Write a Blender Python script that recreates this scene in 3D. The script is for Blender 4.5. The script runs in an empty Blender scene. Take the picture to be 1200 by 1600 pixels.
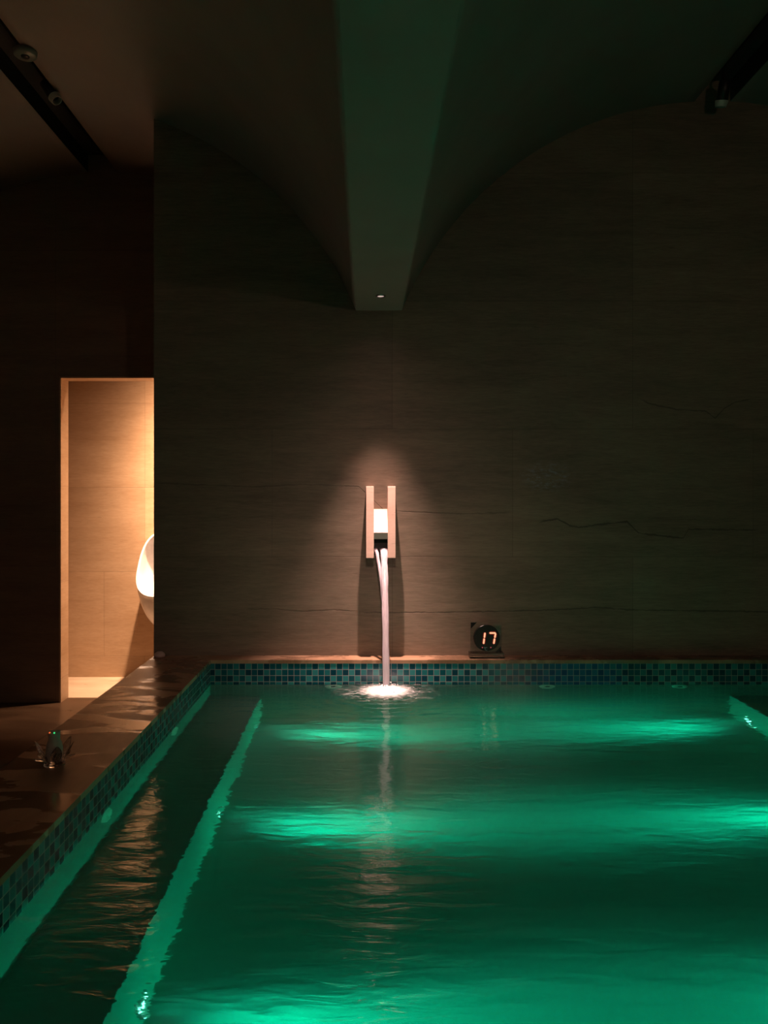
import bpy, bmesh, math, random
from mathutils import Vector, Matrix, noise as mnoise

random.seed(7)
SC = bpy.context.scene
COL = SC.collection
PI = math.pi

# ------------------------------------------------------------------ camera, world, exposure
CAMZ = 1.31
cam_data = bpy.data.cameras.new('camera')
cam = bpy.data.objects.new('camera', cam_data)
COL.objects.link(cam)
cam.location = (0, 0, CAMZ)
cam.rotation_euler = (PI / 2, 0, 0)
cam_data.sensor_fit = 'VERTICAL'
cam_data.sensor_height = 24.0
cam_data.lens = 18.0
cam_data.shift_x = 28 / 1600
cam_data.shift_y = -20 / 1600
cam_data.clip_start = 0.05
SC.camera = cam

world = bpy.data.worlds.new('world')
SC.world = world
world.use_nodes = True
world.node_tree.nodes['Background'].inputs[0].default_value = (0.012, 0.011, 0.010, 1)
world.node_tree.nodes['Background'].inputs[1].default_value = 0.0

SC.view_settings.view_transform = 'Standard'
SC.view_settings.look = 'None'
SC.view_settings.gamma = 1.0
SC.view_settings.exposure = 0.0
SC.view_settings.use_curve_mapping = False
SC.cycles.max_bounces = 12
SC.cycles.diffuse_bounces = 5
SC.cycles.transmission_bounces = 10
SC.cycles.glossy_bounces = 5
SC.cycles.volume_bounces = 1
SC.cycles.sample_clamp_indirect = 3.0
SC.cycles.blur_glossy = 1.0

SPOT_W = 560.0          # ceiling downlight above the spout
FRONT_FILL_W = 88.0         # added fill downlight, nearer the camera
POOL_W = 300.0          # each underwater lamp
ROOM_W = 980.0         # washroom lamp
FILL_W = 18.0        # each added fill lamp behind the camera

# ------------------------------------------------------------------ dimensions
WY = 4.07              # stone wall plane
PY = 3.96              # pool edge at the back
PXL, PXR = -0.805, 2.16
BXL, BXR = -0.54, 1.875
PYF = -0.6
CT = 0.482             # top of the coping
WZ = 0.36              # water level
BZ = WZ - 0.24         # bench top
FZ = WZ - 0.585        # pool floor
SPRING = 2.31
DW = 4.95              # doorway wall plane

# ------------------------------------------------------------------ helpers
def px(x, y, d):
    return Vector(((x - 572) / 1200 * d, d, CAMZ - (y - 780) / 1200 * d))

def add_box(bm, x0, x1, y0, y1, z0, z1, mi=0):
    vs = [bm.verts.new(p) for p in ((x0,y0,z0),(x1,y0,z0),(x1,y1,z0),(x0,y1,z0),(x0,y0,z1),(x1,y0,z1),(x1,y1,z1),(x0,y1,z1))]
    for f in ((0,3,2,1),(4,5,6,7),(0,1,5,4),(1,2,6,5),(2,3,7,6),(3,0,4,7)):
        fa = bm.faces.new([vs[i] for i in f]); fa.material_index = mi
    return vs

def add_lathe(bm, prof, n=32, m=None, mi=0):
    """prof = (radius, z) list, revolved about z; m = placing matrix"""
    m = m or Matrix()
    rings = []
    for r, z in prof:
        if r < 1e-6:
            rings.append([bm.verts.new(m @ Vector((0, 0, z)))])
        else:
            rings.append([bm.verts.new(m @ Vector((r*math.cos(2*PI*i/n), r*math.sin(2*PI*i/n), z))) for i in range(n)])
    for a, b in zip(rings, rings[1:]):
        for i in range(n):
            j = (i + 1) % n
            if len(a) == 1 and len(b) == 1: continue
            if len(a) == 1: f = bm.faces.new((a[0], b[i], b[j]))
            elif len(b) == 1: f = bm.faces.new((a[i], a[j], b[0]))
            else: f = bm.faces.new((a[i], a[j], b[j], b[i]))
            f.material_index = mi
    bmesh.ops.recalc_face_normals(bm, faces=bm.faces)

def add_tube(bm, pts, radii, n=12, caps=True):
    rings = []
    for i, p in enumerate(pts):
        p = Vector(p)
        a = Vector(pts[max(i-1, 0)]); b = Vector(pts[min(i+1, len(pts)-1)])
        t = (b - a).normalized()
        u = t.cross(Vector((0, 1, 0)))
        if u.length < 1e-3: u = t.cross(Vector((1, 0, 0)))
        u.normalize(); v = t.cross(u).normalized()
        r = radii[i]
        rx, ry = r if isinstance(r, tuple) else (r, r)
        rings.append([bm.verts.new(p + u*rx*math.cos(2*PI*k/n) + v*ry*math.sin(2*PI*k/n)) for k in range(n)])
    for a, b in zip(rings, rings[1:]):
        for k in range(n):
            j = (k+1) % n
            bm.faces.new((a[k], a[j], b[j], b[k]))
    if caps:
        bm.faces.new(rings[0]); bm.faces.new(rings[-1][::-1])
    bmesh.ops.recalc_face_normals(bm, faces=bm.faces)

def obj(name, bm, mats, parent=None, smooth=False, bevel=0, loc=None):
    me = bpy.data.meshes.new(name)
    bmesh.ops.recalc_face_normals(bm, faces=bm.faces)
    bm.to_mesh(me); bm.free()
    for m in (mats if isinstance(mats, (list, tuple)) else [mats]):
        me.materials.append(m)
    if smooth:
        for p in me.polygons: p.use_smooth = True
    o = bpy.data.objects.new(name, me)
    COL.objects.link(o)
    if parent: o.parent = parent
    if loc is not None: o.location = loc
    if bevel:
        md = o.modifiers.new('bevel', 'BEVEL'); md.width = bevel; md.segments = 2; md.limit_method = 'ANGLE'
    return o

def tag(o, label, cat, group=None):
    o['label'] = label; o['category'] = cat
    if group: o['group'] = group
    return o

def thing(name, label, cat, loc, group=None):
    o = bpy.data.objects.new(name, None)
    COL.objects.link(o); o.location = loc
    o.empty_display_size = 0.05
    return tag(o, label, cat, group)

def struct(name, bm, m, **k):
    o = obj(name, bm, m, **k); o['kind'] = 'structure'; return o

def dup(root, loc, label=None, rot=None):
    r = root.copy(); COL.objects.link(r); r.location = loc
    if label: r['label'] = label
    if rot is not None: r.rotation_euler = rot
    for ch in list(root.children):
        c = ch.copy(); COL.objects.link(c); c.parent = r
        for g in ch.children:
            d = g.copy(); COL.objects.link(d); d.parent = c
    return r

# ------------------------------------------------------------------ material helpers
class N:
    def __init__(self, name):
        self.m = bpy.data.materials.new(name); self.m.use_nodes = True
        self.t = self.m.node_tree; self.n = self.t.nodes
        self.out = self.n['Material Output']; self.p = self.n['Principled BSDF']
    def new(self, typ, **k):
        nd = self.n.new(typ)
        for a, b in k.items(): setattr(nd, a, b)
        return nd
    def link(self, a, b): self.t.links.new(a, b)
    def put(self, sock, v):
        if hasattr(v, 'is_linked'): self.link(v, sock)
        else: sock.default_value = v
    def math(self, op, a, b=None, c=None, clamp=False):
        nd = self.new('ShaderNodeMath', operation=op); nd.use_clamp = clamp
        self.put(nd.inputs[0], a)
        if b is not None: self.put(nd.inputs[1], b)
        if c is not None: self.put(nd.inputs[2], c)
        return nd.outputs[0]
    def coords(self):
        tc = self.new('ShaderNodeTexCoord'); s = self.new('ShaderNodeSeparateXYZ')
        self.link(tc.outputs['Object'], s.inputs[0])
        return tc.outputs['Object'], s.outputs[0], s.outputs[1], s.outputs[2]
    def mapping(self, vec, scale, loc=(0,0,0)):
        mp = self.new('ShaderNodeMapping'); self.link(vec, mp.inputs[0])
        mp.inputs['Scale'].default_value = scale; mp.inputs['Location'].default_value = loc
        return mp.outputs[0]
    def noise(self, vec, scale, detail=4, rough=0.55, dist=0.0):
        nd = self.new('ShaderNodeTexNoise'); self.link(vec, nd.inputs['Vector'])
        nd.inputs['Scale'].default_value = scale; nd.inputs['Detail'].default_value = detail
        nd.inputs['Roughness'].default_value = rough; nd.inputs['Distortion'].default_value = dist
        return nd.outputs['Fac']
    def ramp(self, fac, stops, interp='LINEAR'):
        nd = self.new('ShaderNodeValToRGB'); cr = nd.color_ramp; cr.interpolation = interp
        self.link(fac, nd.inputs[0])
        while len(cr.elements) < len(stops): cr.elements.new(0.5)
        for e, (p, c) in zip(cr.elements, stops):
            e.position = p
            e.color = c if isinstance(c, tuple) and len(c) == 4 else ((*c, 1) if isinstance(c, tuple) else (c, c, c, 1))
        return nd.outputs[0]
    def mix(self, fac, a, b, mode='MIX'):
        nd = self.new('ShaderNodeMix', data_type='RGBA', blend_type=mode)
        self.put(nd.inputs[0], fac)
        self.put(nd.inputs[6], a if hasattr(a, 'is_linked') else (*a, 1))
        self.put(nd.inputs[7], b if hasattr(b, 'is_linked') else (*b, 1))
        return nd.outputs[2]
    def smooth(self, v, a, b, lo=0.0, hi=1.0):
        nd = self.new('ShaderNodeMapRange', interpolation_type='SMOOTHSTEP')
        self.put(nd.inputs[0], v)
        nd.inputs[1].default_value = a; nd.inputs[2].default_value = b
        nd.inputs[3].default_value = lo; nd.inputs[4].default_value = hi
        return nd.outputs[0]
    def bump(self, h, strength=0.2, dist=0.01, target=None):
        b = self.new('ShaderNodeBump'); b.inputs['Strength'].default_value = strength
        b.inputs['Distance'].default_value = dist
        self.link(h, b.inputs['Height']); self.link(b.outputs[0], (target or self.p).inputs['Normal'])
        return b
    def set(self, **k):
        for a, v in k.items():
            s = self.p.inputs[a.replace('_', ' ')]
            self.put(s, v)

def profile(l, sigma, skirt=0.0, skirt_sigma=40.0, flat=None):
    """photometric profile of a reflector lamp: bright core, soft skirt (angles in degrees from the axis)"""
    l.use_nodes = True
    t = l.node_tree; em = t.nodes['Emission']
    def new(typ, **k):
        n = t.nodes.new(typ)
        for a, b in k.items(): setattr(n, a, b)
        return n
    def m(op, a, b=None):
        n = new('ShaderNodeMath', operation=op)
        for s_, v_ in zip(n.inputs, (a, b)):
            if v_ is None: continue
            if hasattr(v_, 'is_linked'): t.links.new(v_, s_)
            else: s_.default_value = v_
        return n.outputs[0]
    tc = new('ShaderNodeTexCoord'); sp = new('ShaderNodeSeparateXYZ'); t.links.new(tc.outputs['Normal'], sp.inputs[0])
    ang = m('ARCCOSINE', m('MINIMUM', m('ABSOLUTE', sp.outputs[2]), 1.0))
    def g(sg): return m('EXPONENT', m('MULTIPLY', m('POWER', ang, 2.0), -0.5/math.radians(sg)**2))
    v = g(sigma)
    if flat:
        mr = new('ShaderNodeMapRange', interpolation_type='SMOOTHSTEP'); t.links.new(ang, mr.inputs[0])
        mr.inputs[1].default_value = math.radians(flat[0]); mr.inputs[2].default_value = math.radians(flat[1])
        mr.inputs[3].default_value = 1.0; mr.inputs[4].default_value = 0.0
        v = mr.outputs[0]
    if skirt: v = m('ADD', v, m('MULTIPLY', g(skirt_sigma), skirt))
    t.links.new(v, em.inputs['Strength'])

def rgb(r, g, b): return (r, g, b, 1)

def simple(name, col, rough=0.5, metal=0.0, **k):
    q = N(name)
    v, x, y, z = q.coords()
    nz = q.noise(v, 40, 3)
    c = q.mix(nz, tuple(c*0.9 for c in col), tuple(min(c*1.1, 1) for c in col))
    q.set(Base_Color=c, Roughness=rough, Metallic=metal)
    for a, b in k.items(): q.set(**{a: b})
    return q.m

def emit(name, col, s):
    q = N(name)
    q.set(Base_Color=rgb(0.02, 0.02, 0.02), Emission_Color=rgb(*col), Emission_Strength=s)
    return q.m

def travertine(name, dark, light, rough=0.4, joints=None, cracks=False, zs=14.0):
    """horizontally veined limestone"""
    q = N(name)
    v, x, y, z = q.coords()
    a = q.noise(q.mapping(v, (1.1, 1.1, zs*0.6)), 1.7, 8, 0.66, 0.5)
    b = q.noise(q.mapping(v, (7.0, 7.0, zs*4)), 2.2, 6, 0.7, 0.2)
    bl0 = q.noise(q.mapping(v, (1.0, 1.0, 2.2)), 1.3, 4, 0.55, 0.3)
    f = q.math('ADD', q.math('ADD', q.math('MULTIPLY', a, 0.40), q.math('MULTIPLY', b, 0.36)), q.math('MULTIPLY', bl0, 0.24))
    c = q.ramp(f, [(0.36, dark), (0.5, tuple((p+r)/2 for p, r in zip(dark, light))), (0.64, light)])
    pits = q.noise(q.mapping(v, (4, 4, 48)), 3.0, 4, 0.62)
    pm = q.smooth(pits, 0.62, 0.72)
    c = q.mix(q.math('MULTIPLY', pm, 0.35), c, tuple(p*0.45 for p in dark))
    height = q.math('SUBTRACT', f, q.math('MULTIPLY', pm, 0.6))
    if joints:
        z0, dz, x0, dx = joints
        row = q.math('FLOOR', q.math('DIVIDE', q.math('SUBTRACT', z, z0), dz))
        zz = q.math('PINGPONG', q.math('SUBTRACT', z, z0), dz/2)
        half = q.math('MULTIPLY', q.math('COMPARE', row, 0.0, 0.1), dx*0.5)
        xs = q.math('SUBTRACT', q.math('SUBTRACT', x, x0), half)
        xx = q.math('PINGPONG', xs, dx/2)
        jn = q.math('MINIMUM', q.math('ABSOLUTE', zz), q.math('ABSOLUTE', xx))
        # pingpong is 0 at each multiple of the panel size
        line = q.smooth(jn, 0.0006, 0.0022, 1.0, 0.0)
        colu = q.math('FLOOR', q.math('DIVIDE', xs, dx))
        cv = q.new('ShaderNodeCombineXYZ'); q.link(row, cv.inputs[0]); q.link(colu, cv.inputs[1])
        wn = q.new('ShaderNodeTexWhiteNoise'); q.link(cv.outputs[0], wn.inputs['Vector'])
        tone = q.math('MULTIPLY_ADD', wn.outputs['Value'], 0.22, 0.89)
        tv = q.new('ShaderNodeVectorMath', operation='SCALE'); q.link(c, tv.inputs[0]); q.link(tone, tv.inputs['Scale'])
        c = q.mix(q.math('MULTIPLY', line, 0.38), tv.outputs[0], tuple(p*0.35 for p in dark))
        height = q.math('SUBTRACT', height, line)
    if cracks:
        K = 0.00339
        lines = [
            [(838,818),(850,814),(872,811),(890,821),(905,824),(935,820),(980,815),(998,833),(1040,838),(1068,841),(1076,827),(1190,828)],
            [(998,622),(1012,629),(1030,634),(1060,640),(1102,642),(1118,653),(1132,638),(1150,628),(1180,622)],
            [(560,957),(700,957),(800,955),(870,953),(940,949),(980,953),(1060,954),(1150,955),(1230,957)],
            [(238,754),(300,757),(400,761),(470,757),(560,760),(600,797),(640,800),(720,803),(800,801)],
            [(380,952),(430,951),(470,956),(520,953),(560,956)],
        ]
        wob = q.math('MULTIPLY', q.math('SUBTRACT', q.noise(q.mapping(v, (30, 1, 1)), 1.0, 4, 0.7), 0.5), 0.014)
        for pts, wid, amt in zip(lines, (0.0075, 0.006, 0.0065, 0.005, 0.006), (0.85, 0.75, 0.75, 0.55, 0.5)):
            P = [((u-572)*K, CAMZ-(w-780)*K) for u, w in pts]
            xa, xb = P[0][0], P[-1][0]
            za, zb = min(p[1] for p in P)-0.01, max(p[1] for p in P)+0.01
            t = q.new('ShaderNodeMapRange'); q.link(x, t.inputs[0]); t.inputs[1].default_value = xa; t.inputs[2].default_value = xb
            r = q.ramp(t.outputs[0], [((p[0]-xa)/(xb-xa), (p[1]-za)/(zb-za)) for p in P])
            zc = q.math('MULTIPLY_ADD', r, zb-za, za)
            dd = q.math('SUBTRACT', q.math('SUBTRACT', z, zc), wob)
            wv = q.math('MULTIPLY_ADD', q.noise(q.mapping(v, (14, 1, 1)), 1.0, 3), wid*2.6, -wid*0.5)
            ln = q.math('SUBTRACT', 1.0, q.math('DIVIDE', q.math('ABSOLUTE', dd), q.math('MAXIMUM', wv, 0.0004)), clamp=True)
            ends = q.math('MULTIPLY', q.smooth(x, xa, xa+0.05), q.smooth(x, xb-0.05, xb, 1.0, 0.0))
            mk = q.math('MULTIPLY', q.math('MULTIPLY', ln, ends), amt)
            c = q.mix(mk, c, tuple(p*0.2 for p in dark))
            height = q.math('SUBTRACT', height, q.math('MULTIPLY', mk, 1.5))
        # pale bluish mottled patch
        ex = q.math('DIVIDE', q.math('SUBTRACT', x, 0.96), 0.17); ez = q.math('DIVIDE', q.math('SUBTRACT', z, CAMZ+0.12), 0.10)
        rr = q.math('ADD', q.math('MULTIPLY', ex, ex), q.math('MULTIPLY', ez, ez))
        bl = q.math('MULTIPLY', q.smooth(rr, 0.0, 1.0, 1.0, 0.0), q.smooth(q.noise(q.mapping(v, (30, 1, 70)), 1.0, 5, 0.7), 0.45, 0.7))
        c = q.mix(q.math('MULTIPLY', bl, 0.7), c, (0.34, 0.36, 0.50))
    q.set(Base_Color=c, Roughness=q.math('MULTIPLY_ADD', f, 0.2, rough))
    q.bump(height, 0.25, 0.004)
    return q.m

# stone on the main wall, laid in big panels
M_wall = travertine('veined stone wall', (0.15, 0.115, 0.085), (0.31, 0.245, 0.185), 0.38, (1.005, 0.678, 0.139, 1.275), True)
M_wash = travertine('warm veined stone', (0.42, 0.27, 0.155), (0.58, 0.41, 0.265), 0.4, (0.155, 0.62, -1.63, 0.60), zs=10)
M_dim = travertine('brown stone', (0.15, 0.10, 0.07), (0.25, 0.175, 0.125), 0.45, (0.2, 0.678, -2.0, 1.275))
M_fin = travertine('pale honed stone', (0.60, 0.42, 0.345), (0.76, 0.56, 0.475), 0.5, zs=6)

def plaster():
    q = N('painted vault plaster')
    v, x, y, z = q.coords()
    n = q.noise(v, 2.2, 5)
    c = q.ramp(n, [(0.3, (0.30, 0.275, 0.25)), (0.7, (0.35, 0.325, 0.295))])
    q.set(Base_Color=c, Roughness=0.75)
    q.bump(q.noise(v, 60, 3), 0.05, 0.002)
    return q.m
M_plaster = plaster()
M_groove = simple('dark slot paint', (0.03, 0.03, 0.03), 0.6)

def wet_stone():
    q = N('wet brown stone')
    v, x, y, z = q.coords()
    a = q.noise(q.mapping(v, (3, 1.0, 3)), 1.8, 6, 0.6, 0.5)
    c = q.ramp(a, [(0.3, (0.22, 0.125, 0.075)), (0.55, (0.38, 0.225, 0.14)), (0.75, (0.50, 0.32, 0.21))])
    wet = q.smooth(q.noise(q.mapping(v, (1.3, 3.2, 1)), 2.6, 4, 0.55, 0.6), 0.46, 0.56)
    jn = q.math('ABSOLUTE', q.math('PINGPONG', q.math('SUBTRACT', y, 0.30), 0.60))
    line = q.smooth(jn, 0.0008, 0.003, 1.0, 0.0)
    c = q.mix(q.math('MULTIPLY', line, 0.6), c, (0.04, 0.025, 0.015))
    c = q.mix(q.math('MULTIPLY', wet, 0.45), c, (0.10, 0.06, 0.035))
    drops = q.noise(q.mapping(v, (40, 90, 1)), 1.0, 2)
    q.set(Base_Color=c, Roughness=q.math('MULTIPLY_ADD', wet, -0.32, 0.44))
    h = q.math('ADD', q.math('MULTIPLY', wet, 0.6), q.math('MULTIPLY', q.math('MULTIPLY', drops, wet), 0.5))
    q.bump(h, 0.18, 0.004)
    return q.m
M_coping = wet_stone()

def floor_stone(name, ca, cb):
    q = N(name)
    v, x, y, z = q.coords()
    a = q.noise(q.mapping(v, (1.2, 4, 1)), 2.0, 6, 0.6, 0.4)
    c = q.ramp(a, [(0.3, ca), (0.7, cb)])
    jn = q.math('MINIMUM', q.math('ABSOLUTE', q.math('PINGPONG', q.math('SUBTRACT', y, 5.06), 0.30)), q.math('ABSOLUTE', q.math('PINGPONG', q.math('SUBTRACT', x, -1.63), 0.60)))
    c = q.mix(q.smooth(jn, 0.001, 0.003, 0.5, 0.0), c, (0.05, 0.035, 0.02))
    q.set(Base_Color=c, Roughness=q.math('MULTIPLY_ADD', a, 0.2, 0.2))
    return q.m
M_floor = floor_stone('polished brown floor stone', (0.042, 0.024, 0.014), (0.078, 0.046, 0.027))
M_floorw = floor_stone('polished cream floor stone', (0.42, 0.32, 0.23), (0.58, 0.47, 0.35))

def mosaic(axis):
    """small glass tiles in four blues, laid square with pale grout"""
    q = N('glass mosaic ' + axis)
    v, x, y, z = q.coords()
    P = 0.0313
    u = x if axis == 'x' else y
    ut = q.math('DIVIDE', q.math('SUBTRACT', u, 0.004), P); zt = q.math('DIVIDE', q.math('SUBTRACT', z, CT - 0.018), P)
    iu = q.math('FLOOR', ut); iz = q.math('FLOOR', zt)
    cv = q.new('ShaderNodeCombineXYZ'); q.link(iu, cv.inputs[0]); q.link(iz, cv.inputs[1])
    wn = q.new('ShaderNodeTexWhiteNoise'); q.link(cv.outputs[0], wn.inputs['Vector'])
    par = q.math('MODULO', q.math('ABSOLUTE', q.math('ADD', iu, iz)), 2.0)
    f = q.math('ADD', q.math('MULTIPLY', par, 0.45), q.math('MULTIPLY', wn.outputs['Value'], 0.55))
    c = q.ramp(f, [(0.0, (0.004, 0.05, 0.085)), (0.33, (0.006, 0.085, 0.12)), (0.55, (0.02, 0.17, 0.20)), (0.8, (0.035, 0.23, 0.255))], 'CONSTANT')
    fu = q.math('ABSOLUTE', q.math('SUBTRACT', q.math('FRACT', ut), 0.5)); fz = q.math('ABSOLUTE', q.math('SUBTRACT', q.math('FRACT', zt), 0.5))
    g = q.smooth(q.math('MAXIMUM', fu, fz), 0.455, 0.475)
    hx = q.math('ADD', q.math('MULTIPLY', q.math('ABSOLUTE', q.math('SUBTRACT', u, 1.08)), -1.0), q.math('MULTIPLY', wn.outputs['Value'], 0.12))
    blue_light = q.smooth(hx, -0.30, -0.02)
    c = q.mix(q.math('MULTIPLY', blue_light, 0.55), c, (0.008, 0.07, 0.26))  # bluish coloured light painted into these tiles
    c = q.mix(g, c, (0.33, 0.30, 0.30))
    q.set(Base_Color=c, Roughness=q.math('MULTIPLY_ADD', g, 0.5, 0.16))
    q.bump(q.math('SUBTRACT', 1.0, g), 0.4, 0.001)
    return q.m
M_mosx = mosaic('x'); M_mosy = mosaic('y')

def basin_mat():
    q = N('pool plaster')
    v, x, y, z = q.coords()
    n = q.noise(v, 3.0, 5)
    c = q.ramp(n, [(0.3, (0.13, 0.165, 0.16)), (0.7, (0.165, 0.20, 0.195))])
    q.set(Base_Color=c, Roughness=0.7)
    return q.m
M_basin = basin_mat()

def water_mat():
    q = N('pool water')
    q.n.remove(q.p)
    v, x, y, z = q.coords()
    g = q.new('ShaderNodeBsdfGlass'); g.inputs['IOR'].default_value = 1.33
    g.inputs['Roughness'].default_value = 0.085
    g.inputs['Color'].default_value = (1, 1, 1, 1)
    w1 = q.noise(q.mapping(v, (0.6, 1.5, 1)), 3.4, 2, 0.5, 0.3)
    w2 = q.noise(q.mapping(v, (0.65, 1.9, 1)), 11.0, 3, 0.55, 0.5)
    dx = q.math('SUBTRACT', x, 0.10); dy = q.math('SUBTRACT', y, 3.80)
    r = q.math('SQRT', q.math('ADD', q.math('MULTIPLY', dx, dx), q.math('MULTIPLY', dy, dy)))
    rw = q.math('MULTIPLY', q.math('SINE', q.math('MULTIPLY_ADD', w2, 4.0, q.math('MULTIPLY', r, 95.0))), q.smooth(r, 0.05, 0.75, 0.10, 0.0))
    h = q.math('ADD', q.math('ADD', q.math('MULTIPLY', w1, 1.0), q.math('MULTIPLY', w2, 0.42)), rw)
    b = q.new('ShaderNodeBump'); b.inputs['Strength'].default_value = 1.0; b.inputs['Distance'].default_value = 0.0105
    q.link(h, b.inputs['Height']); q.link(b.outputs[0], g.inputs['Normal'])
    q.link(g.outputs[0], q.out.inputs['Surface'])
    sc = q.new('ShaderNodeVolumeScatter'); sc.inputs['Color'].default_value = (0.8, 1, 0.95, 1)
    sc.inputs['Density'].default_value = 0.09; sc.inputs['Anisotropy'].default_value = 0.25
    ab = q.new('ShaderNodeVolumeAbsorption'); ab.inputs['Color'].default_value = (0.0, 0.95, 0.86, 1); ab.inputs['Density'].default_value = 0.9
    ad = q.new('ShaderNodeAddShader'); q.link(sc.outputs[0], ad.inputs[0]); q.link(ab.outputs[0], ad.inputs[1])
    q.link(ad.outputs[0], q.out.inputs['Volume'])
    return q.m
M_water = water_mat()

def stream_mat():
    q = N('falling water')
    q.n.remove(q.p)
    v, x, y, z = q.coords()
    st = q.noise(q.mapping(v, (140, 60, 3)), 1.0, 3)
    d = q.new('ShaderNodeBsdfDiffuse'); d.inputs[0].default_value = (0.92, 0.85, 0.94, 1)
    t = q.new('ShaderNodeBsdfTranslucent'); t.inputs[0].default_value = (0.92, 0.85, 0.94, 1)
    gl = q.new('ShaderNodeBsdfGlossy'); gl.inputs['Roughness'].default_value = 0.2
    tr = q.new('ShaderNodeBsdfTransparent')
    m1 = q.new('ShaderNodeMixShader'); m1.inputs[0].default_value = 0.5; q.link(d.outputs[0], m1.inputs[1]); q.link(t.outputs[0], m1.inputs[2])
    m2 = q.new('ShaderNodeMixShader'); m2.inputs[0].default_value = 0.12; q.link(m1.outputs[0], m2.inputs[1]); q.link(gl.outputs[0], m2.inputs[2])
    m3 = q.new('ShaderNodeMixShader'); q.link(q.smooth(st, 0.40, 0.80, 0.02, 0.35), m3.inputs[0]); q.link(m2.outputs[0], m3.inputs[1]); q.link(tr.outputs[0], m3.inputs[2])
    q.link(m3.outputs[0], q.out.inputs['Surface'])
    return q.m
M_stream = stream_mat()

def foam_mat():
    q = N('white foam')
    q.n.remove(q.p)
    v, x, y, z = q.coords()
    dx = x; dy = y
    r = q.math('SQRT', q.math('ADD', q.math('MULTIPLY', dx, dx), q.math('MULTIPLY', dy, dy)))
    n = q.noise(q.mapping(v, (1, 1, 1)), 26, 5, 0.7, 0.8)
    core = q.smooth(q.math('ADD', r, q.math('MULTIPLY', q.math('SUBTRACT', n, 0.5), 0.10)), 0.03, 0.16, 0.92, 0.0)
    n2 = q.noise(q.mapping(v, (0.55, 1.5, 1)), 30, 6, 0.75, 1.5)
    wisp = q.math('MULTIPLY', q.smooth(n2, 0.50, 0.72), q.smooth(r, 0.08, 0.29, 0.8, 0.0))
    al = q.math('MAXIMUM', core, wisp)
    d = q.new('ShaderNodeBsdfDiffuse'); d.inputs[0].default_value = (0.9, 0.9, 0.92, 1)
    tr = q.new('ShaderNodeBsdfTransparent')
    m = q.new('ShaderNodeMixShader'); q.link(al, m.inputs[0]); q.link(tr.outputs[0], m.inputs[1]); q.link(d.outputs[0], m.inputs[2])
    q.link(m.outputs[0], q.out.inputs['Surface'])
    return q.m
M_foam = foam_mat()

def glass(name, col=(1, 1, 1), rough=0.0, ior=1.48):
    q = N(name)
    v, x, y, z = q.coords()
    q.set(Base_Color=rgb(*col), Transmission_Weight=1.0, Roughness=rough, IOR=ior)
    return q.m
M_glass = glass('clear crystal')
M_frost = glass('frosted glass', (0.6, 0.54, 0.48), 0.6); M_frost.node_tree.nodes['Principled BSDF'].inputs['Transmission Weight'].default_value = 0.45
M_acrylic = glass('clear acrylic', (0.93, 0.97, 0.95), 0.02, 1.45)
M_black = simple('black plastic', (0.008, 0.008, 0.008), 0.25)
M_blackmat = simple('black metal', (0.015, 0.015, 0.015), 0.4)
M_chrome = simple('brushed steel', (0.55, 0.55, 0.55), 0.25, 1.0)
M_ceramic = simple('white ceramic', (0.82, 0.80, 0.80), 0.15)
M_pink = simple('pale pink stone', (0.75, 0.55, 0.52), 0.4)
M_white = simple('white plastic', (0.6, 0.6, 0.58), 0.4)
M_darkstone = simple('dark green stone', (0.07, 0.085, 0.07), 0.45)
M_outlet = simple('outlet shade', (0.006, 0.006, 0.006), 0.5)  # shadow under the spout slab put into the colour as black

# ================================================================== STRUCTURE
# stone wall behind the pool
bm = bmesh.new(); add_box(bm, -1.125, 3.60, WY, WY+0.25, 0, 3.75)
struct('wall_back', bm, M_wall)

# wall with the doorway, farther back on the left
bm = bmesh.new()
add_box(bm, -3.45, -1.976, DW, DW+0.12, 0, 3.75)
add_box(bm, -1.976, -1.02, DW, DW+0.12, 2.10, 3.75)
add_box(bm, -1.02, -0.30, DW, DW+0.12, 0, 3.75)
struct('wall_doorway', bm, M_dim)
bm = bmesh.new(); add_box(bm, -0.42, -0.30, WY+0.25, DW, 0, 3.75); struct('wall_passage', bm, M_dim)
bm = bmesh.new(); add_box(bm, -3.45, -3.344, -2.5, DW, 0, 3.75); struct('wall_left', bm, M_dim)
bm = bmesh.new(); add_box(bm, 3.478, 3.60, -2.5, WY, 0, 3.75); struct('wall_right', bm, M_wall)
bm = bmesh.new(); add_box(bm, -3.45, 3.60, -2.62, -2.5, 0, 3.75); struct('wall_front', bm, M_dim)

# washroom behind the doorway
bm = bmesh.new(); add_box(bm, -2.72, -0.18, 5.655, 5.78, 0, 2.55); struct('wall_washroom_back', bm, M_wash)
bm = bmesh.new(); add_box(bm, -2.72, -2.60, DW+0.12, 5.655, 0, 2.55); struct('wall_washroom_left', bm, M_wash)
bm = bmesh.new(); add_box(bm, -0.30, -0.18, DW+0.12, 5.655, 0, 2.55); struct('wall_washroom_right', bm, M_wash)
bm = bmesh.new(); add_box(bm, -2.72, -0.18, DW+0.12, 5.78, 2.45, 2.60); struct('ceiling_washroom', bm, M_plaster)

# stone lining of the doorway
bm = bmesh.new()
add_box(bm, -1.976, -1.966, DW-0.004, DW+0.122, 0, 2.10)
add_box(bm, -1.976, -1.02, DW-0.004, DW+0.122, 2.09, 2.10)
add_box(bm, -1.03, -1.02, DW-0.004, DW+0.122, 0, 2.09)
struct('trim_1', bm, M_wash)

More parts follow.
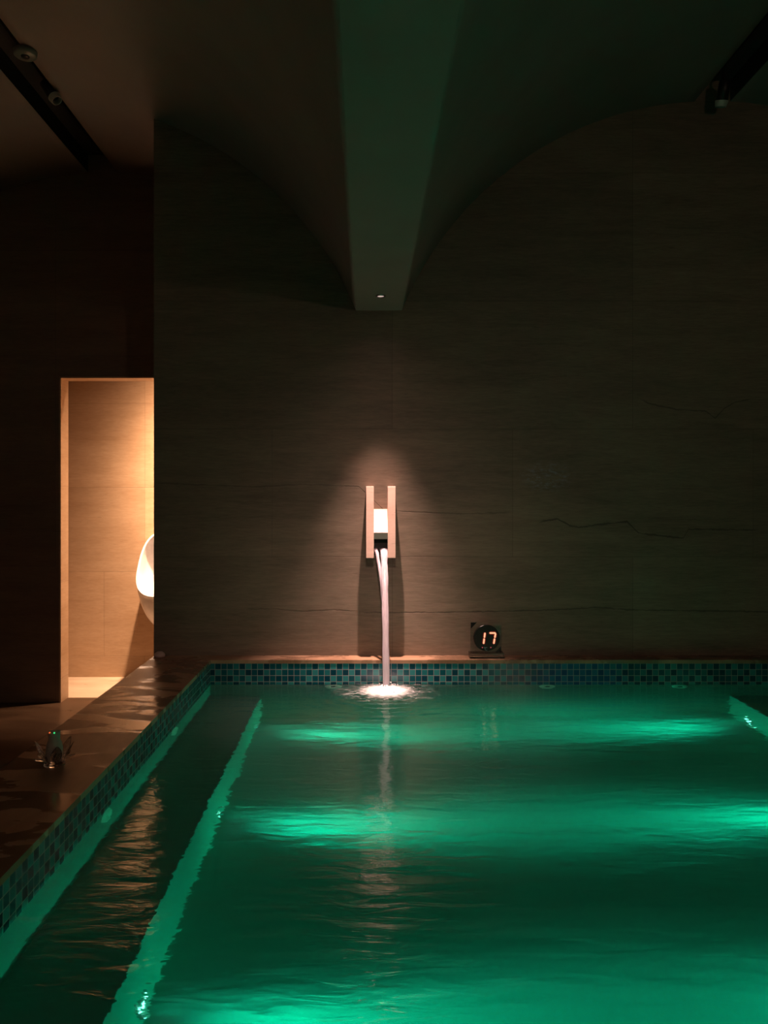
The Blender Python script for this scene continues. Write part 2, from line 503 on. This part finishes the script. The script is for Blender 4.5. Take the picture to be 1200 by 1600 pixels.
# floor around the raised pool
bm = bmesh.new()
add_box(bm, -3.45, -1.115, -2.5, DW+0.12, -0.12, 0)
add_box(bm, -1.115, -0.18, WY+0.25, DW+0.12, -0.12, 0)
add_box(bm, -1.115, 3.60, -2.5, PYF-0.31, -0.12, 0)
add_box(bm, 2.47, 3.60, PYF-0.31, WY, -0.12, 0)
struct('floor', bm, M_floor)
bm = bmesh.new(); add_box(bm, -2.72, -0.18, DW+0.12, 5.78, -0.12, 0); struct('floor_washroom', bm, M_floorw)

# barrel vaults with a lighting slot along the crown
R = 1.772; ZC = 3.42 - R; HW = 0.095
def vault(name, cx, y0, y1):
    a0 = math.asin(1.644 / R); a1 = math.asin(HW / R)
    prof = []
    n = 40
    for i in range(n+1):
        a = -a0 + (a0 - a1) * i / n
        prof.append((cx + R*math.sin(a), ZC + R*math.cos(a)))
    zt = prof[-1][1] + 0.11
    k0 = len(prof) - 1
    prof += [(cx - HW, zt), (cx + HW, zt)]
    for i in range(n+1):
        a = a1 + (a0 - a1) * i / n
        prof.append((cx + R*math.sin(a), ZC + R*math.cos(a)))
    prof += [(cx + 1.644, 3.85), (cx - 1.644, 3.85)]
    bm = bmesh.new()
    A = [bm.verts.new((p[0], y0, p[1])) for p in prof]; B = [bm.verts.new((p[0], y1, p[1])) for p in prof]
    for i in range(len(prof)):
        j = (i + 1) % len(prof)
        f = bm.faces.new((A[i], A[j], B[j], B[i]))
        if k0 <= i <= k0 + 2: f.material_index = 1
        else: f.smooth = i < len(prof) - 3
    bm.faces.new(A[::-1]); bm.faces.new(B)
    return struct(name, bm, [M_plaster, M_groove])
LCX, RCX = -1.698, 1.834
vault('ceiling', LCX, -2.5, DW)
vault('ceiling_right', RCX, -2.5, WY)
bm = bmesh.new(); add_box(bm, -0.054, 0.190, -2.5, WY, SPRING, 3.85)
struct('ceiling_beam', bm, M_plaster)

# pool basin : walls, benches and floor
bm = bmesh.new()
EY = PYF
add_box(bm, -1.115, PXL, EY-0.31, WY, -0.45, CT-0.018)                 # left
add_box(bm, PXR, 2.47, EY-0.31, WY, -0.45, CT-0.018)                   # right
add_box(bm, PXL, PXR, PY, WY, -0.45, CT-0.018)                         # back
add_box(bm, PXL, PXR, EY-0.31, EY, -0.45, CT-0.018)                    # front
add_box(bm, PXL, PXR, EY, PY, -0.45, FZ)                               # floor
add_box(bm, PXL, BXL, EY, PY, FZ, BZ)                                  # bench left
add_box(bm, BXR, PXR, EY, PY, FZ, BZ)                                  # bench right
struct('pool_basin', bm, M_basin)
# mosaic bands
T = 0.004
MB = CT - 0.018 - 0.0313*4
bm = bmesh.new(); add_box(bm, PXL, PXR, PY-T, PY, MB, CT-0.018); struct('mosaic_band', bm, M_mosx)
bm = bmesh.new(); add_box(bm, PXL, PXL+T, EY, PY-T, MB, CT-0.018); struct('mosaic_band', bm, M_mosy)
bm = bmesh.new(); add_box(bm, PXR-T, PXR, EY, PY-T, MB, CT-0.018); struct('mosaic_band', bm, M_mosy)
# stone coping
bm = bmesh.new()
add_box(bm, -1.12, PXL+0.006, EY-0.31, WY, CT-0.018, CT)
add_box(bm, PXR-0.006, 2.475, EY-0.31, WY, CT-0.018, CT)
add_box(bm, PXL+0.006, PXR-0.006, PY-0.006, WY, CT-0.018, CT)
add_box(bm, PXL+0.006, PXR-0.006, EY-0.31, EY+0.006, CT-0.018, CT)
struct('pool_coping', bm, M_coping)

# ================================================================== WATER
bm = bmesh.new(); e = 0.006
add_box(bm, PXL-e, PXR+e, EY-e, PY+e, FZ-e, WZ)
tag(obj('pool_water', bm, M_water), 'still green-lit water filling the raised plunge pool', 'water')

# ================================================================== SPOUT
SP = thing('water_spout', 'stone wall spout of two upright pink-lit fins pouring water into the pool', 'spout', (0.076, WY, 1.19))
FY = 3.955
SXL, SXR = 0.0, 0.152
def rel(o, p): return Vector(p) - Vector(o.location)
def part_box(name, root, x0, x1, y0, y1, z0, z1, m, bevel=0.0015):
    bm = bmesh.new(); L = root.location
    add_box(bm, x0-L.x, x1-L.x, y0-L.y, y1-L.y, z0-L.z, z1-L.z)
    return obj(name, bm, m, root, bevel=bevel)
ZT, ZB = CAMZ + 20*FY/1200, CAMZ - 92*FY/1200
part_box('side_fin', SP, SXL, SXL+0.040, FY, WY, ZB, ZT, M_fin)
part_box('side_fin', SP, SXR-0.040, SXR, FY, WY, ZB, ZT, M_fin)
# sloping cover slab between the fins
bm = bmesh.new(); L = SP.location
z0, z1 = CAMZ - 0.052, CAMZ - 0.172
prof = [(WY, z0), (3.965, z1), (3.965, z1-0.034), (WY, z1-0.034)]
va = [bm.verts.new((SXL+0.040-L.x, p[0]-L.y, p[1]-L.z)) for p in prof]; vb = [bm.verts.new((SXR-0.040-L.x, p[0]-L.y, p[1]-L.z)) for p in prof]
for i in range(4):
    j = (i+1) % 4; f = bm.faces.new((va[i], va[j], vb[j], vb[i])); f.material_index = 1 if i in (1, 2) else 0
bm.faces.new(va[::-1]); bm.faces.new(vb)
sl = obj('cover_slab', bm, [M_fin, M_darkstone], SP); sl['label'] = 'brightly lit sloping slab with dark front edge'
part_box('outlet', SP, SXL+0.040, SXR-0.040, 4.01, WY, ZB+0.012, z1-0.034, M_outlet, 0)

# stream of falling water
bm = bmesh.new()
def fall(y0, z0, y1, z1, xa, xb, n):
    pts = []
    for i in range(n+1):
        t = i / n
        zz = z0 + (z1 - z0)*t*t*0.75 + (z1 - z0)*t*0.25
        pts.append((xa + (xb - xa)*min(1, t*1.0), y0 + (y1 - y0)*t, zz))
    return pts
zt = CAMZ - 0.262
P = fall(3.985, zt, 3.80, WZ+0.001, 0.092, 0.100, 40)
rad = [(0.0165 + 0.004*math.exp(-t*18) + 0.0008*math.sin(t*23), 0.012) for t in [i/40 for i in range(41)]]
add_tube(bm, P, rad, 20)
P2 = fall(3.985, zt+0.004, 3.90, 0.74, 0.049, 0.090, 24)
add_tube(bm, P2, [(0.0085 - 0.002*i/24, 0.007) for i in range(25)], 12)
for v in bm.verts:
    v.co.x += 0.0022*mnoise.noise(Vector((v.co.x*150, v.co.y*60, v.co.z*6)))
tag(obj('water_stream', bm, M_stream, smooth=True), 'thin pinkish white stream of water falling from the stone spout', 'water')

# splash foam
bm = bmesh.new()
nr, na = 26, 64
rings = []
for i in range(1, nr+1):
    r = 0.30 * i / nr; ring = []
    for k in range(na):
        a = 2*PI*k/na
        h = 0.030*math.exp(-(r/0.045)**2)*(0.75 + 0.6*mnoise.noise(Vector((math.cos(a)*3, math.sin(a)*3, r*30)))) + 0.004*math.exp(-(r/0.15)**2)*(1+mnoise.noise(Vector((r*math.cos(a)*40, r*math.sin(a)*40, 1)))) + 0.0012
        ring.append(bm.verts.new((r*math.cos(a), r*math.sin(a)*0.9, h)))
    rings.append(ring)
c0 = bm.verts.new((0, 0, 0.032))
for k in range(na): bm.faces.new((c0, rings[0][k], rings[0][(k+1) % na]))
for a, b in zip(rings, rings[1:]):
    for k in range(na):
        j = (k+1) % na; bm.faces.new((a[k], b[k], b[j], a[j]))
for q_ in range(46):
    a = random.uniform(0, 2*PI); r = abs(random.gauss(0, 0.055)); s = random.uniform(0.0012, 0.0032)
    bmesh.ops.create_icosphere(bm, subdivisions=1, radius=s, matrix=Matrix.Translation((r*math.cos(a), r*math.sin(a), 0.012 + random.uniform(0, 0.045)*math.exp(-r/0.06))))
o = obj('water_splash', bm, M_foam, smooth=True, loc=(0.100, 3.80, WZ)); o['kind'] = 'stuff'
tag(o, 'white foamy splash where the falling stream hits the pool', 'splash')

# ================================================================== DOWNLIGHT IN THE BEAM
DL = thing('downlight', 'small recessed downlight under the ceiling beam above the spout', 'light', (0.072, 3.775, SPRING))
bm = bmesh.new(); add_lathe(bm, [(0.017, -0.0005), (0.017, -0.004), (0.024, -0.004), (0.025, 0.0)], 32); obj('trim_ring', bm, M_chrome, DL, smooth=True)
bm = bmesh.new(); add_lathe(bm, [(0.0, -0.002), (0.017, -0.002), (0.017, 0.0005), (0, 0.0005)], 32)
obj('lens', bm, emit('warm lens', (1.0, 0.72, 0.62), 0.6), DL)
ld = bpy.data.lights.new('downlight_beam', 'SPOT'); ld.energy = SPOT_W; ld.color = (1.0, 0.62, 0.51)
ld.spot_size = math.radians(150); ld.spot_blend = 0.4; profile(ld, 9.5, 0.004, 25.0, (2.0, 24.0)); ld.shadow_soft_size = 0.012
lo = bpy.data.objects.new('downlight_beam', ld); COL.objects.link(lo); lo.parent = DL; lo.location = (0, 0, -0.012)

# fill downlight added out of view, nearer the camera, turned towards the spout
DF = thing('downlight', 'added fill downlight under the ceiling beam, the nearer one', 'light', (0.072, 1.42, SPRING))
for c in list(DL.children):
    if c.type == 'MESH':
        d = c.copy(); COL.objects.link(d); d.parent = DF
lf = bpy.data.lights.new('downlight_beam', 'SPOT'); lf.energy = FRONT_FILL_W; lf.color = (1.0, 0.62, 0.48)
lf.spot_size = math.radians(120); lf.spot_blend = 0.4; lf.shadow_soft_size = 0.015; profile(lf, 10.0)
o = bpy.data.objects.new('downlight_beam', lf); COL.objects.link(o); o.parent = DF; o.location = (0, 0, -0.012)
o.rotation_euler = (Vector((0.10, WY, 0.60)) - Vector((0.072, 1.42, SPRING))).to_track_quat('-Z', 'Y').to_euler()

# ================================================================== POOL LIGHTS
M_lens = emit('green lens', (0.30, 1.0, 0.75), 8.0)
def pool_light(x, y, z, side, label):
    t = thing('pool_light', label, 'light', (x, y, z), 'underwater lights in the bench fronts')
    m = Matrix.Rotation(PI/2*side, 4, 'Y')
    bm = bmesh.new(); add_lathe(bm, [(0.022, 0.001), (0.024, 0.008), (0.034, 0.006), (0.036, 0.0)], 28, m); obj('trim_ring', bm, M_chrome, t, smooth=True)
    bm = bmesh.new(); add_lathe(bm, [(0, 0.005), (0.022, 0.004), (0.022, 0.0), (0, 0.0)], 28, m); obj('lens', bm, M_lens, t)
    l = bpy.data.lights.new('pool_beam', 'SPOT'); l.energy = POOL_W; l.color = (0.0, 1.0, 0.56)
    l.spot_size = math.radians(120); l.spot_blend = 0.4; profile(l, 7.0, 0.06, 14.0); l.shadow_soft_size = 0.02
    o = bpy.data.objects.new('pool_beam', l); COL.objects.link(o); o.parent = t
    o.location = (0.015*side, 0, 0); o.rotation_euler = (0, (-PI/2 + math.radians(2.5))*side, 0)
    return t
LZ = WZ - 0.50
for yy, ll, lr in ((0.86, None, None),
                   (1.84, 'glowing green pool light low in the left bench front, nearest the camera', None),
                   (2.80, 'green pool light in the left bench front at the middle bright band', None),
                   (3.76, 'green pool light in the left bench front nearest the stone wall', 'bright green pool light in the right bench front nearest the stone wall')):
    pool_light(BXL, yy - (0.06 if lr else 0), LZ, 1, ll or 'green pool light in the left bench front below the camera')
    pool_light(BXR, yy, LZ, -1, lr or 'green pool light in the right bench front outside the picture')

# jet nozzles just under the water
def nozzle(loc, rot, label):
    t = thing('jet_nozzle', label, 'nozzle', loc, 'round jet nozzles in the pool walls'); t.rotation_euler = rot
    bm = bmesh.new(); add_lathe(bm, [(0.014, 0.002), (0.018, 0.009), (0.036, 0.008), (0.042, 0.0)], 28); obj('flange', bm, M_white, t, smooth=True)
    bm = bmesh.new(); add_lathe(bm, [(0.0, 0.003), (0.014, 0.003), (0.014, 0.0), (0, 0)], 20); obj('eyeball', bm, M_blackmat, t)
    return t
nz = nozzle((-0.17, PY, WZ-0.062), (PI/2, 0, 0), 'round jet nozzle under the back wall mosaic, left of the spout stream')
dup(nz, (0.934, PY, WZ-0.062), 'round jet nozzle under the back wall mosaic, right of the digital thermometer')
dup(nz, (1.617, PY, WZ-0.062), 'round jet nozzle under the back wall mosaic, farthest right')
dup(nz, (PXL, 3.22, WZ-0.075), 'round jet nozzle in the left pool wall, farther from the camera', (0, PI/2, 0))
dup(nz, (PXL, 2.376, WZ-0.075), 'round jet nozzle in the left pool wall beside the glass candle holder', (0, PI/2, 0))

# ================================================================== THERMOMETER
TD = 4.02
th = thing('digital_thermometer', 'round black digital thermometer in clear acrylic stand showing red 17', 'thermometer', (px(760, 1000, TD).x, TD, CT))
k = TD/1200
def lx(x): return (x - 572)*k - th.location.x
def lz(y): return CAMZ - (y - 780)*k - th.location.z
def tb(name, x0, x1, y0, y1, z0, z1, m, parent=th, bevel=0.0008):
    bm = bmesh.new(); add_box(bm, x0, x1, y0, y1, z0, z1); return obj(name, bm, m, parent, bevel=bevel)
bz = max(0.0, 0.0)
base = tb('stand_base', lx(733), lx(786.5), -0.035, 0.03, 0.0, lz(1019), M_acrylic)
plate = tb('acrylic_plate', lx(735.5), lx(783), 0.004, 0.010, lz(1019)-0.006, lz(972.5), M_acrylic)
cx_, cz_ = lx(759.8), lz(996)
MR = Matrix.Translation((cx_, 0, cz_)) @ Matrix.Rotation(PI/2, 4, 'X')
bm = bmesh.new(); rd = 20.4*k
add_lathe(bm, [(0, -0.003), (rd-0.002, -0.003), (rd, -0.001), (rd, 0.014), (rd-0.002, 0.016), (0, 0.016)], 48, MR)
disc = obj('display_disc', bm, M_black, th)
for s, (ax, az) in ((1, (735.8, 972.8)), (-1, (782.7, 1019.5))):
    bm = bmesh.new()
    p = [(lx(ax), lz(az)), (lx(ax+9*s), lz(az)), (lx(ax), lz(az+9.5*s))]
    f0 = [bm.verts.new((q_[0], 0.0, q_[1])) for q_ in p]; f1 = [bm.verts.new((q_[0], 0.0038, q_[1])) for q_ in p]
    bm.faces.new(f0); bm.faces.new(f1[::-1])
    for i in range(3): bm.faces.new((f0[i], f0[(i+1) % 3], f1[(i+1) % 3], f1[i]))
    obj('corner_mark', bm, M_black, th)
M_seg = emit('red led segment', (1.0, 0.50, 0.28), 1.3)
M_halo = emit('red led glow', (1.0, 0.03, 0.006), 0.22)  # red bloom around the digits, added as dim glowing shapes behind them
def seg(name, pts, m, y0, y1, parent):
    bm = bmesh.new()
    a = [bm.verts.new((lx(u), y0, lz(w))) for u, w in pts]; b = [bm.verts.new((lx(u), y1, lz(w))) for u, w in pts]
    n = len(pts)
    bm.faces.new(a); bm.faces.new(b[::-1])
    for i in range(n): bm.faces.new((a[i], a[(i+1) % n], b[(i+1) % n], b[i]))
    return obj(name, bm, m, parent)
def stroke(x0, y0, x1, y1, w):
    dx, dy = x1-x0, y1-y0; l = math.hypot(dx, dy); nx, ny = -dy/l*w, dx/l*w
    tx, ty = dx/l*w*0.8, dy/l*w*0.8
    return [(x0+tx+nx, y0+ty+ny), (x0, y0), (x0+tx-nx, y0+ty-ny), (x1-tx-nx, y1-ty-ny), (x1, y1), (x1-tx+nx, y1-ty+ny)]
SG = [(757.1, 987.6, 756.0, 995.9), (755.8, 996.5, 754.8, 1005.2),
      (763.8, 988.2, 773.8, 988.2), (773.6, 988.4, 772.2, 995.9), (772.0, 996.5, 770.6, 1005.2)]
for s in SG:
    h = seg('digit_segment', stroke(*s, 1.05), M_seg, -0.0185, -0.0163, disc)
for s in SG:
    seg('segment_glow', stroke(s[0]-0.1*(s[2]-s[0]), s[1]-0.1*(s[3]-s[1]), s[2]+0.1*(s[2]-s[0]), s[3]+0.1*(s[3]-s[1]), 2.3), M_halo, -0.0162, -0.0158, disc)
for x in (753.0, 766.1):
    bm = bmesh.new(); add_lathe(bm, [(0, 0.0185), (0.0022, 0.0178), (0.0028, 0.0155)], 12, Matrix.Translation((lx(x), 0, lz(1010.8))) @ Matrix.Rotation(PI/2, 4, 'X'))
    obj('indicator_dot', bm, emit('pink led', (1.0, 0.10, 0.16), 0.9), disc)
# degree sign and letter
bm = bmesh.new()
M_deg = emit('dim green print', (0.25, 0.6, 0.45), 0.10)
pc = [(lx(759.2) + 0.0068*math.cos(a), -0.0166, lz(1013.0) + 0.0075*math.sin(a)) for a in [math.radians(50 + 260*i/14) for i in range(15)]]
add_tube(bm, pc, [0.0011]*15, 6)
pd = [(lx(756.4) + 0.0028*math.cos(a), -0.0166, lz(1010.9) + 0.0028*math.sin(a)) for a in [2*PI*i/12 for i in range(13)]]
add_tube(bm, pd, [0.0008]*13, 6)
obj('celsius_mark', bm, M_deg, disc)

# ================================================================== WASHROOM
# urinal
UX = -1.44
ur = thing('urinal', 'white ceramic wall urinal half hidden behind the stone wall corner', 'urinal', (UX, 5.655, 0.34))
def egg(t):   # rim loop, t = angle, top = 0
    s, c = math.sin(t), math.cos(t)
    s = math.copysign(abs(s)**0.72, s); c = math.copysign(abs(c)**0.80, c)
    w = 0.172*(1 - 0.06*c)
    return s*w, c
C = Vector((0, 5.42 - 5.655, 0.855 - 0.34)); Tt = Vector((0, 0.13, 0.225))
nseg = 56
def rimp(t, sc=1.0):
    a, c = egg(t); p = C + Tt*c*sc; p.x = a*sc; 
    p.z += -0.02*(1-abs(c))
    return p
bm = bmesh.new()
loops = []
M_ = 14
for k in range(M_+1):
    s = k / M_
    lp = []
    for i in range(nseg):
        t = 2*PI*i/nseg
        p = rimp(t)
        c = math.cos(t); sn = math.sin(t)
        wp = Vector((0.150*math.copysign(abs(sn)**0.8, sn), 0.0, 0.375 + 0.375*c))
        u = s
        q_ = p.lerp(wp, u)
        bul = math.sin(PI*u)
        q_.x *= 1 + 0.06*bul
        if c < 0: q_ += Vector((0, -0.075*bul*(-c), -0.05*bul*(-c)))
        lp.append(bm.verts.new(q_))
    loops.append(lp)
for a, b in zip(loops, loops[1:]):
    for i in range(nseg):
        j = (i+1) % nseg; bm.faces.new((a[i], a[j], b[j], b[i]))
bm.faces.new(loops[-1])
# rolled rim and inner bowl
inn = [loops[0]]
for sc, off in ((0.985, -0.008), (0.955, -0.010), (0.925, -0.004), (0.91, 0.01)):
    inn.append([bm.verts.new(rimp(2*PI*i/nseg, sc) + Vector((0, off, 0))) for i in range(nseg)])
deep = Vector((0, -0.05, 0.33))
for k in range(1, 11):
    u = k/10
    ring = []
    for i in range(nseg):
        t = 2*PI*i/nseg
        p = rimp(t, 0.91) + Vector((0, 0.01, 0))
        wv = Vector((p.x*0.85, -0.045, p.z - 0.03))
        q1 = p.lerp(wv, min(1, u*1.6))
        q2 = q1.lerp(deep, max(0, (u-0.35)/0.65)**1.5*0.97)
        ring.append(bm.verts.new(q2))
    inn.append(ring)
for a, b in zip(inn, inn[1:]):
    for i in range(nseg):
        j = (i+1) % nseg; bm.faces.new((a[j], a[i], b[i], b[j]))
bm.faces.new(inn[-1][::-1])
obj('bowl', bm, M_ceramic, ur, smooth=True)
bm = bmesh.new(); add_lathe(bm, [(0, 0.004), (0.018, 0.003), (0.02, 0)], 20, Matrix.Translation((0, -0.062, 0.335)) @ Matrix.Rotation(PI/2, 4, 'X')); obj('drain', bm, M_chrome, ur, smooth=True)

# washroom lamp (hidden from view by the lintel)
wl = thing('downlight', 'warm washroom downlight above the urinal', 'light', (-1.30, 5.22, 2.45))
bm = bmesh.new(); add_lathe(bm, [(0.036, -0.0005), (0.036, -0.006), (0.046, -0.006), (0.048, 0)], 32); obj('trim_ring', bm, M_chrome, wl, smooth=True)
bm = bmesh.new(); add_lathe(bm, [(0, -0.003), (0.036, -0.003), (0.036, 0), (0, 0)], 32); obj('lens', bm, emit('washroom lens', (1.0, 0.6, 0.32), 4), wl)
l = bpy.data.lights.new('washroom_beam', 'SPOT'); l.energy = ROOM_W; l.color = (1.0, 0.61, 0.38); l.spot_size = math.radians(150); l.spot_blend = 0.5; profile(l, 17.0, 0.05, 40.0); l.shadow_soft_size = 0.03
o = bpy.data.objects.new('washroom_beam', l); COL.objects.link(o); o.parent = wl; o.location = (0, 0, -0.012); o.rotation_euler = (math.radians(10), 0, 0)

# ================================================================== THINGS ON THE COPING
gx = px(85, 1194, 2.395)
gh = thing('candle_holder', 'clear crystal glass candle holder with petals, on the left stone coping', 'candle holder', (gx.x, 2.395, CT))
bm = bmesh.new()
add_lathe(bm, [(0, 0.012), (0.020, 0.012), (0.024, 0.018), (0.026, 0.05), (0.022, 0.070), (0.017, 0.078), (0.017, 0.100), (0.019, 0.104), (0.015, 0.104), (0.013, 0.098), (0.013, 0.080), (0, 0.078)], 32)
cupo = obj('cup', bm, M_frost, gh, smooth=True); cupo['label'] = 'frosted glass cup'
bm = bmesh.new()
add_lathe(bm, [(0, 0.002), (0.022, 0.0), (0.034, 0.002), (0.030, 0.010), (0.015, 0.0115), (0, 0.0115)], 32)
obj('foot', bm, M_glass, gh, smooth=True)
def petal(ang, lean, ln, w, zb, r0):
    bm = bmesh.new(); nu, nv = 8, 10
    g = []
    for i in range(nu+1):
        row = []
        for j in range(nv+1):
            u = -1 + 2*i/nu; v = j/nv
            ww = w*math.sin(PI*(0.12 + 0.88*v)**0.9)**0.8 if v < 1 else 0.0008
            r = r0 + ln*v*math.sin(lean) + 0.008*v*v
            z = zb + ln*v*math.cos(lean) + 0.006*(u*u)
            row.append(bm.verts.new(Matrix.Rotation(ang, 3, 'Z') @ Vector((r - 0.006*(1-u*u), u*ww, z))))
        g.append(row)
    for i in range(nu):
        for j in range(nv): bm.faces.new((g[i][j], g[i+1][j], g[i+1][j+1], g[i][j+1]))
    bmesh.ops.solidify(bm, geom=bm.faces[:], thickness=0.006)
    return obj('petal', bm, M_glass, gh, smooth=True)
for k in range(7): petal(2*PI*k/7 + 0.2, math.radians(66), 0.034, 0.017, 0.010, 0.024)
for k in range(6): petal(2*PI*k/6, math.radians(22), 0.060, 0.017, 0.013, 0.032)

for a, col in ((-2.1, (1.0, 0.16, 0.04)), (-1.2, (0.05, 0.9, 0.25))):  # coloured glints on the cup rim, made as small glowing beads
    bm = bmesh.new(); bmesh.ops.create_icosphere(bm, subdivisions=2, radius=0.0028, matrix=Matrix.Translation((0.017*math.cos(a), 0.017*math.sin(a), 0.104)))
    obj('rim_glint', bm, emit('coloured glint', col, 0.9), gh, smooth=True)
kp = px(236, 1034, 4.03)
bm = bmesh.new(); add_lathe(bm, [(0, 0.030), (0.014, 0.027), (0.026, 0.018), (0.030, 0.008), (0.026, 0.0), (0, 0)], 24)
tag(obj('stone_knob', bm, M_pink, smooth=True, loc=(-1.085, 4.035, CT)), 'small rounded pale pink knob on the coping by the stone wall corner', 'knob')

# ================================================================== CEILING FIXTURES
def spot(loc, aim, label):
    t = thing('track_spotlight', label, 'light', loc, 'spotlights in the ceiling slots')
    zt = 3.42 + 0.107 - loc[2]
    bm = bmesh.new(); add_box(bm, -0.018, 0.018, -0.05, 0.05, zt-0.03, zt); obj('track_adapter', bm, M_blackmat, t, bevel=0.003)
    bm = bmesh.new(); add_tube(bm, [(0, 0, zt-0.03), (0, 0, 0.03)], [0.007, 0.007], 12); obj('stem', bm, M_blackmat, t)
    d = Vector(aim).normalized(); m = Vector((0, 0, -1)).rotation_difference(d).to_matrix().to_4x4()
    bm = bmesh.new(); add_lathe(bm, [(0, 0.05), (0.022, 0.05), (0.028, 0.044), (0.030, -0.05), (0.028, -0.05), (0.025, -0.035), (0, -0.03)], 28, m)
    h = obj('lamp_head', bm, M_blackmat, t, smooth=True)
    bm = bmesh.new(); add_lathe(bm, [(0.027, -0.046), (0.024, -0.075), (0.027, -0.075), (0.0325, -0.046), (0.027, -0.046)], 28, m)
    r = obj('front_ring', bm, simple('pale steel', (0.6, 0.6, 0.58), 0.45, 0.3), h); r['label'] = 'pale steel ring'
    return t
# track rails
for cx, y1 in ((LCX, DW), (RCX, WY)):
    bm = bmesh.new(); add_box(bm, cx-0.017, cx+0.017, -2.4, y1-0.10, 3.42+0.080, 3.42+0.1065)
    o = obj('lighting_track', bm, M_blackmat); tag(o, 'black lighting track in the %s ceiling slot' % ('left' if cx < 0 else 'right'), 'track')
spot((LCX+0.062, 3.97, 3.425), (0.7, -0.15, -1), 'black spotlight with steel ring in the left ceiling slot')
spot((RCX-0.005, 3.93, 3.40), (-0.05, 0.35, -1), 'black spotlight pointing down from the right ceiling slot')
# round disc on the left vault
dp = Vector((-1.60, 3.605, 3.400))
dd = thing('ceiling_disc', 'round white disc fitting beside the left ceiling slot', 'fitting', dp)
bm = bmesh.new(); add_lathe(bm, [(0, -0.012), (0.045, -0.012), (0.052, -0.006), (0.054, 0.012), (0, 0.012)], 36); obj('disc', bm, simple('grey plastic', (0.22, 0.22, 0.20), 0.4), dd, smooth=True)
bm = bmesh.new(); add_lathe(bm, [(0, -0.016), (0.018, -0.016), (0.020, -0.011), (0, -0.011)], 24); obj('lens', bm, M_blackmat, dd, smooth=True)

# fill lamps added on the unseen entrance wall behind the camera
def add_fill(x, label, power):
    t = thing('fill_lamp', label, 'lamp', (x, -2.5, 2.0), 'added fill lamps behind the camera')
    bm = bmesh.new(); add_box(bm, -0.06, 0.06, 0.0, 0.03, -0.10, 0.10); obj('back_plate', bm, M_blackmat, t, bevel=0.004)
    bm = bmesh.new(); add_lathe(bm, [(0, -0.12), (0.05, -0.11), (0.06, 0.0), (0.05, 0.11), (0, 0.12)], 28, Matrix.Translation((0, 0.095, 0)))
    obj('lamp_shade', bm, emit('fill lamp glass', (1.0, 0.74, 0.48), 1.5), t, smooth=True)
    l = bpy.data.lights.new('fill_lamp_glow', 'POINT'); l.energy = FILL_W*power; l.color = (1.0, 0.72, 0.54); l.shadow_soft_size = 0.12
    o = bpy.data.objects.new('fill_lamp_glow', l); COL.objects.link(o); o.parent = t; o.location = (0, 0.30, 0)
add_fill(-2.2, 'added opal fill lamp on the entrance wall, left of the pool', 0.30)
add_fill(1.9, 'added opal fill lamp on the entrance wall, right of the pool', 1.3)
